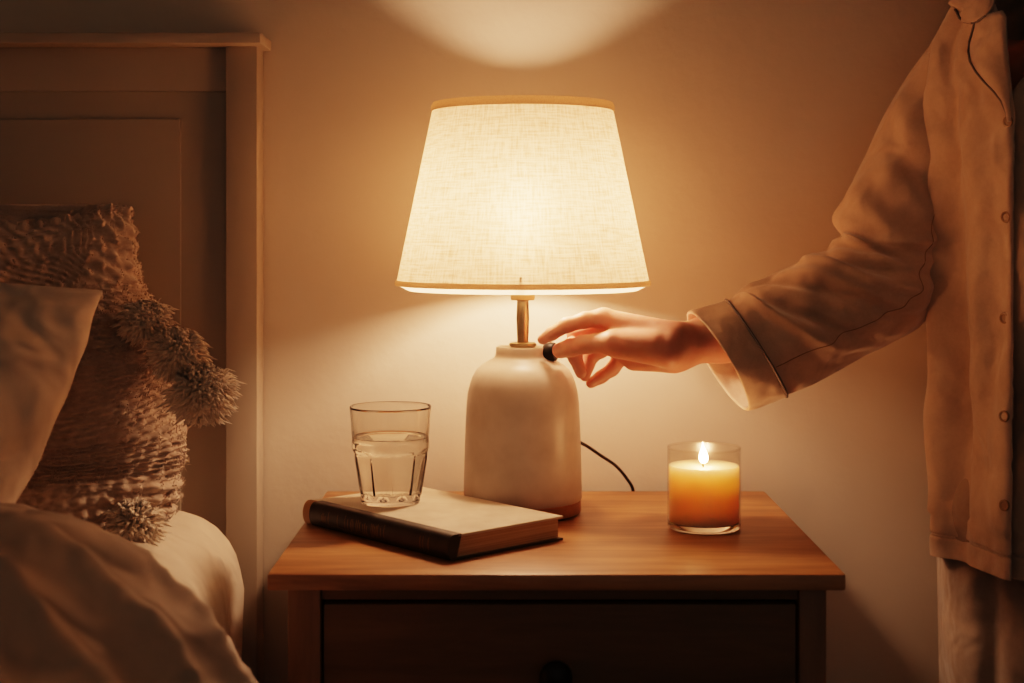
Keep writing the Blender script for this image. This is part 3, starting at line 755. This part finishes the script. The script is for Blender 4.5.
# --- pyjama top: body panel wound round the torso from the front edge
AW, BD = .185, .115
ZH = tz(571); 
def torso(t, z, off=0.0):
    k = (z - ZH) / (EYE + .24 - ZH)
    zs = z - EYE
    a = interp(zs, [-.36, -.30, -.1, .06, .12, .16, .20, .235, .27, .30], [.168, .171, .175, .186, .190, .188, .180, .163, .128, .075])
    b_ = interp(zs, [-.36, -.30, -.1, .06, .12, .16, .20, .235, .27, .30], [.117, .115, .113, .117, .114, .109, .101, .090, .075, .060])
    st_, ct = math.sin(t), math.cos(t)
    e_ = .92
    x = a * math.copysign(abs(st_) ** e_, st_); y = b_ * math.copysign(abs(ct) ** e_, ct)
    hang = max(0, min(1, (.12 - zs) / .30))
    fold = (math.sin(t * 9.0 + .8 + 1.2 * nz(z * 2.2, t * 1.5, 1)) * .0115 + math.sin(t * 17 + 2 + 2.0 * nz(z * 3, t, 4)) * .0060) * (.35 + .65 * hang)
    fold += .007 * nz(t * 5, z * 9, 2) + .004 * nz(t * 9, z * 26, 8) * (1 - .5 * hang)
    if zs < -.29: fold *= .7
    if abs(z - (ZH + .022)) < .0025: fold -= .0022
    nrm_ = (rt * (st_ / a) + fw * (ct / b_)).normalized()
    return TC + rt * x + fw * y + nrm_ * (fold + off) + Vector((0, 0, z))
def proj(p): return 512 + p.x * F / p.y, HZ - (p.z - EYE) * F / p.y
def find_t(px, z, lo=-.9, hi=1.2):
    best = None
    for t in np.linspace(lo, hi, 420):
        d = abs(proj(torso(t, z))[0] - px)
        if best is None or d < best[0]: best = (d, t)
    return best[1]
def surf(px, py, off=0.0):
    z = tz(py); t = 0
    for _ in range(5):
        t = find_t(px, z); q = proj(torso(t, z)); z += (q[1] - py) * 1.4 / F
    return t, z
shirt = None
zs_list = list(np.linspace(ZH, ZH + .032, 26)) + list(np.linspace(ZH + .037, EYE + .298, 118))
edge_y = [-30, 0, 48, 110, 200, 400, 600]; edge_x = [988, 998, 1008, 1015, 1014, 1013, 1011]
rings = []
for z in zs_list:
    py = HZ - (z - EYE) * F / 1.40
    t0 = find_t(interp(py, edge_y, edge_x), z)
    vn = min(1, max(0, (z - EYE - .10) / .10)); t1 = 2 * PI + (t0 + .16) * (1 - vn) + (-abs(t0) - .10) * vn      # laps under the near edge, opens into a V at the neck
    tt = [t0 + (t1 - t0) * j / 219 for j in range(220)]
    row = []
    for j, t in enumerate(tt):
        off = 0
        if j > 196: off = -.012 * min(1, (j - 196) / 16)          # the far front edge lies underneath
        row.append(torso(t, z, off))
    rings.append(row)
vs, fs, uv = rings_mesh(rings, False)
shirt = mesh('pyjama_top', vs, fs, M['flannel'], person)
so = shirt.modifiers.new('thick', 'SOLIDIFY'); so.thickness = .0028; so.offset = -1
# sleeve stations: upper / lower outline, depth, half depth
def sleeve(name, stn, parent, n=88, dens=9, wr=1.0, front=Vector((0, -1, 0))):
    T = np.linspace(0, 1, len(stn)); U = catmull([s[0] for s in stn], dens); Lw = catmull([s[1] for s in stn], dens)
    hd_ = [interp(t, T, [s[2] for s in stn]) for t in np.linspace(0, 1, len(U))]
    rings = []; arc = 0; prev = None
    for i, (u, l) in enumerate(zip(U, Lw)):
        c = (u + l) / 2; ax = (u - l) / 2; r0 = ax.length; axn = ax.normalized()
        if prev is not None: arc += (c - prev).length
        prev = c; ring = []
        s_ = i / (len(U) - 1)
        for j in range(n):
            a = 2 * PI * j / n
            p = c + ax * math.cos(a) + front * hd_[i] * math.sin(a)
            d = (axn * math.cos(a) / r0 + front * math.sin(a) / hd_[i]).normalized()
            ring.append(p + d * wr * sleeve_fold(s_, a, arc))
        rings.append(ring)
    return rings
CREASE = [(.07, .075, .020, .0140), (.19, .085, .022, -.0125), (.29, .075, .020, .0130), (.40, .060, .018, -.0130), (.46, -.02, .022, .008), (.60, -.05, .03, .006), (.74, -.05, .035, -.006)]
def sleeve_fold(s, a, arc):
    k = math.exp(-((s - .40) / .20) ** 2) * min(1, max(0, (s - .06) / .10))
    am = .55 + .9 * nz(arc * 7, a * .7, 31)
    q = arc - .042 * (1 - math.cos(a - .2)) * (1 if s < .45 else .5)        # folds fan out of the crook of the elbow
    f = math.sin(q * 2 * PI / .052 + 2.4 * nz(arc * 7, a * .8, 2))
    d = .0060 * k * f * am * max(0, .35 + .65 * math.cos(a)) + .0022 * k * math.sin(q * 2 * PI / .026 + 1.4 + 3 * nz(a * 1.2, arc * 10, 5)) * max(0, math.sin(a)) * (.5 + nz(arc * 11, a, 17))
    fr_ = max(0, math.sin(a)) ** .6; e1 = min(1, max(0, (s - .015) / .08))
    for (s0, slope, wd_, dp) in CREASE:
        u_ = (s - s0 - slope * (a - .2)) / wd_
        if 0 <= a < 2.6: d += dp * fr_ * (math.exp(-u_ * u_) - .75 * math.exp(-(u_ - 1.7) ** 2)) * e1 * max(0, 1 - ((a - .9) / 1.6) ** 2)
    d += (.006 * nz(arc * 11, a * 1.3, 7) +   .0015 * nz(arc * 34, a * 2.6, 1)) * min(1, max(0, (s - .03) / .1))
    return d
def st3(u, l, Y, hd): return (P(u[0], u[1], Y), P(l[0], l[1], Y), hd)
cuffL = [st3((690, 313), (744, 409), 1.508, .040), st3((702, 310), (756, 406), 1.510, .042), st3((716, 305.5), (772, 400), 1.513, .043), st3((727, 302), (785, 395), 1.516, .044)]
fore = [st3((727, 302), (785, 395), 1.516, .0435), st3((737, 294), (796, 391), 1.520, .047), st3((749, 286), (808, 385), 1.524, .049), st3((770, 278), (834, 371), 1.532, .050), st3((791, 266), (862, 357), 1.542, .052), st3((813, 254), (890, 344), 1.553, .055), st3((829, 247), (915, 328), 1.562, .056), st3((841, 237), (936, 300), 1.570, .056), st3((834, 225), (950, 268), 1.577, .056), st3((840, 208), (954, 240), 1.583, .056), st3((853, 183), (954, 212), 1.588, .056), st3((867, 158), (952, 184), 1.592, .055), st3((881, 129), (957, 150), 1.595, .054), st3((896, 98), (966, 120), 1.597, .052), st3((912, 72), (980, 100), 1.597, .048), st3((934, 44), (992, 88), 1.595, .042), st3((958, 22), (1006, 76), 1.590, .032)]
rings = sleeve('s', fore, None)
vs, fs, uv = rings_mesh(rings, True)
slv = mesh('sleeve', vs, fs, M['flannel'], shirt); so = slv.modifiers.new('thick', 'SOLIDIFY'); so.thickness = .0022; so.offset = -1
so = slv.modifiers.new('s', 'SUBSURF'); so.levels = so.render_levels = 1
# turned-up cuff: the mouth is tilted so its far rim shows
def cuff_rings(stn, grow):
    out = []
    n = 88
    U = catmull([s[0] for s in stn], 5); Lw = catmull([s[1] for s in stn], 5); hd_ = np.interp(np.linspace(0, 1, len(U)), np.linspace(0, 1, len(stn)), [s[2] for s in stn])
    axd = ((U[0] + Lw[0]) - (U[-1] + Lw[-1])).normalized()
    for i, (u, l) in enumerate(zip(U, Lw)):
        c = (u + l) / 2; ax = (u - l) / 2; r0 = ax.length; axn = ax.normalized(); fr = Vector((0, -1, 0)); ring = []
        sk = (1 - i / (len(U) - 1))
        for j in range(n):
            a = 2 * PI * j / n
            p = c + ax * (1 + grow / r0) * math.cos(a) + fr * (hd_[i] + grow) * math.sin(a)
            p += axd * (-.0085 * math.sin(a)) * sk * 1.0
            d = (axn * math.cos(a) + fr * math.sin(a)).normalized()
            p += d * (.0016 * nz(a * 1.3, i * .10, 3))
            ring.append(p)
        out.append(ring)
    return out
cr = cuff_rings(cuffL, .0025)
vs, fs, uv = rings_mesh(cr, True)
cuff = mesh('cuff', vs, fs, M['flannel'], slv); so = cuff.modifiers.new('thick', 'SOLIDIFY'); so.thickness = .0036; so.offset = -1
so = cuff.modifiers.new('s', 'SUBSURF'); so.levels = so.render_levels = 1
pr = cr[-1]; pth = [p.copy() for p in pr] + [pr[0].copy()]
def ring_tube(name, loop, r, m, parent, n=8):
    rings = []
    k = len(loop); cc = sum(loop, Vector((0, 0, 0))) / k
    for i, p in enumerate(loop):
        t = (loop[(i + 1) % k] - loop[i - 1]).normalized(); a = (p - cc); a = (a - t * a.dot(t)).normalized(); b_ = t.cross(a)
        rings.append([p + a * r * math.cos(2 * PI * j / n) + b_ * r * math.sin(2 * PI * j / n) for j in range(n)])
    vs, fs, uv = rings_mesh(rings, True, cyc=True); return mesh(name, vs, fs, m, parent)
ring_tube('cuff_piping', pr, .0014, M['piping'], slv)
# sleeve seam
seam = [r[27] + Vector((0, -.0004, 0)) for r in rings]
tube('sleeve_seam', seam[2:-50], .0005, M['shirtbutton'], slv, 6)
# other sleeve, hanging at the far side
lu = []
for (q, p0, w) in ((0, SHL + rt * .03 + Vector((0, 0, .035)), .034), (0, SHL + Vector((0, 0, .012)), .060), (1, SHL.lerp(ELL, .35), .064), (2, SHL.lerp(ELL, .75), .056), (3, ELL, .055), (4, ELL.lerp(WRL, .5), .052), (5, ELL.lerp(WRL, .88), .048)):
    lu.append((p0 - rt * w, p0 + rt * w, w * .95))
rings = sleeve('s', lu, None, front=fw); vs, fs, uv = rings_mesh(rings, True)
sl2 = mesh('sleeve', vs, fs, M['flannel'], shirt); so = sl2.modifiers.new('thick', 'SOLIDIFY'); so.thickness = .0022; so.offset = -1
# collar and lapel lie on the chest; outlined in piping
def patch(name, outline, lift, m, parent, seg=10, lo_=.8):
    """outline: list of (left px, right px, py) rows"""
    rows = []
    for (xa, xb, py) in outline:
        ta, z = surf(xa, py); tb, _ = surf(xb, py); z2 = z
        row = []
        for k in range(seg + 1):
            f = k / seg; t = ta + (tb - ta) * f
            row.append(torso(t, z, lift * min(1, lo_ + (1 - lo_) * 3 * f) + .0015 * math.sin(PI * f)))
        rows.append(row)
    vs, fs, uv = rings_mesh(rows, False); o = mesh(name, vs, fs, m, parent)
    so = o.modifiers.new('thick', 'SOLIDIFY'); so.thickness = .0024; so.offset = 0
    return o, rows
lap, rows = patch('lapel', [(982, 1006, 17), (980, 1009, 24), (977.5, 1010, 32), (975, 1011, 42), (974, 1012, 52), (975.5, 1013, 62), (981, 1014, 72), (989, 1015, 82), (999, 1015.5, 92), (1006, 1016, 101), (1011, 1016, 112), (1013, 1016.5, 122)], .0075, M['flannel'], shirt)
tube('lapel_piping', [r[0] + Vector((-.0014, -.0022, 0)) for r in rows], .0012, M['piping'], lap, 8)
col, rows = patch('collar', [(958, 1000, -42), (957, 1001, -28), (957, 1001, -14), (957.5, 1001, -4), (958.5, 1000, 5), (960, 999, 12), (963, 996, 18), (968, 992, 22), (975, 986, 23.5)], .0105, M['flannel'], shirt, lo_=.35)
tube('collar_piping', [r[0] + Vector((-.0012, -.002, 0)) for r in rows] + [rows[-1][-1], rows[-2][-1]], .0015, M['piping'], col, 8)
for (px, py) in ((1010, 122), (1008.5, 217), (1007, 318), (1006.5, 416), (1006.5, 505)):
    t, z = surf(px, py); p = torso(t, z, .0028); q = (torso(t, z, .01) - torso(t, z, 0)).normalized()
    axial('button', [(.0001, .0008), (.0032, .0008), (.0042, .0018), (.0055, .0016), (.0058, .0002), (.0055, -.0010), (.0001, -.0010)], p, q, M['shirtbutton'], shirt, 24)
# --- trousers
pf = Field((.36, 1.18, .055), (.82, 1.69, EYE - .24), .006)
def leg(sg):
    a, bt = BP(sg * .080, .0, EYE - .30), BP(sg * .085, -.01, .06)
    ang = np.arctan2(pf.Y - a.y, pf.X - a.x)
    r = .0035 * np.sin(ang * 5 + 1.2 + pf.Z * 3) + .005 * np.sin(ang * 3 + 2.2 - pf.Z * 2)
    gr = np.exp(-((np.abs(((ang + 2.30 + PI) % (2 * PI)) - PI)) / .10) ** 2)
    return pf.cone(a, bt, .095, .080) - r + .014 * gr
d = smin(leg(1), leg(-1), .015)
d = smin(d, pf.cone(BP(.055, 0, EYE - .28), BP(-.055, 0, EYE - .28), .100, .100), .03)
d = np.maximum(d, .07 - pf.Z)
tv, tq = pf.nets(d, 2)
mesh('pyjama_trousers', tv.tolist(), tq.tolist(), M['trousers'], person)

# ------------------------------------------------------------------ light, camera
w = bpy.data.worlds.new('night'); bpy.context.scene.world = w; w.use_nodes = True
w.node_tree.nodes['Background'].inputs[0].default_value = (1, .81, .61, 1); w.node_tree.nodes['Background'].inputs[1].default_value = .33  # warm ambient fill added through the open rear to lift the shadows
cam = bpy.data.cameras.new('camera'); co = bpy.data.objects.new('camera', cam); C.objects.link(co)
co.location = (0, 0, EYE); co.rotation_euler = (PI / 2, 0, 0)
cam.sensor_width = 36; cam.lens = F / 1024 * 36; cam.shift_y = -(341.5 - HZ) / 1024; cam.clip_start = .01
cam.dof.use_dof = True; cam.dof.focus_distance = 1.50; cam.dof.aperture_fstop = 4.8
sc = bpy.context.scene; sc.camera = co
sc.view_settings.view_transform = 'Filmic'; sc.view_settings.look = 'Medium High Contrast'; sc.view_settings.exposure = -0.92
cy = sc.cycles
cy.use_denoising = True; cy.max_bounces = 14; cy.transmission_bounces = 12; cy.transparent_max_bounces = 12; cy.diffuse_bounces = 5
cy.caustics_reflective = True; cy.caustics_refractive = True; cy.blur_glossy = .3; cy.sample_clamp_indirect = 6
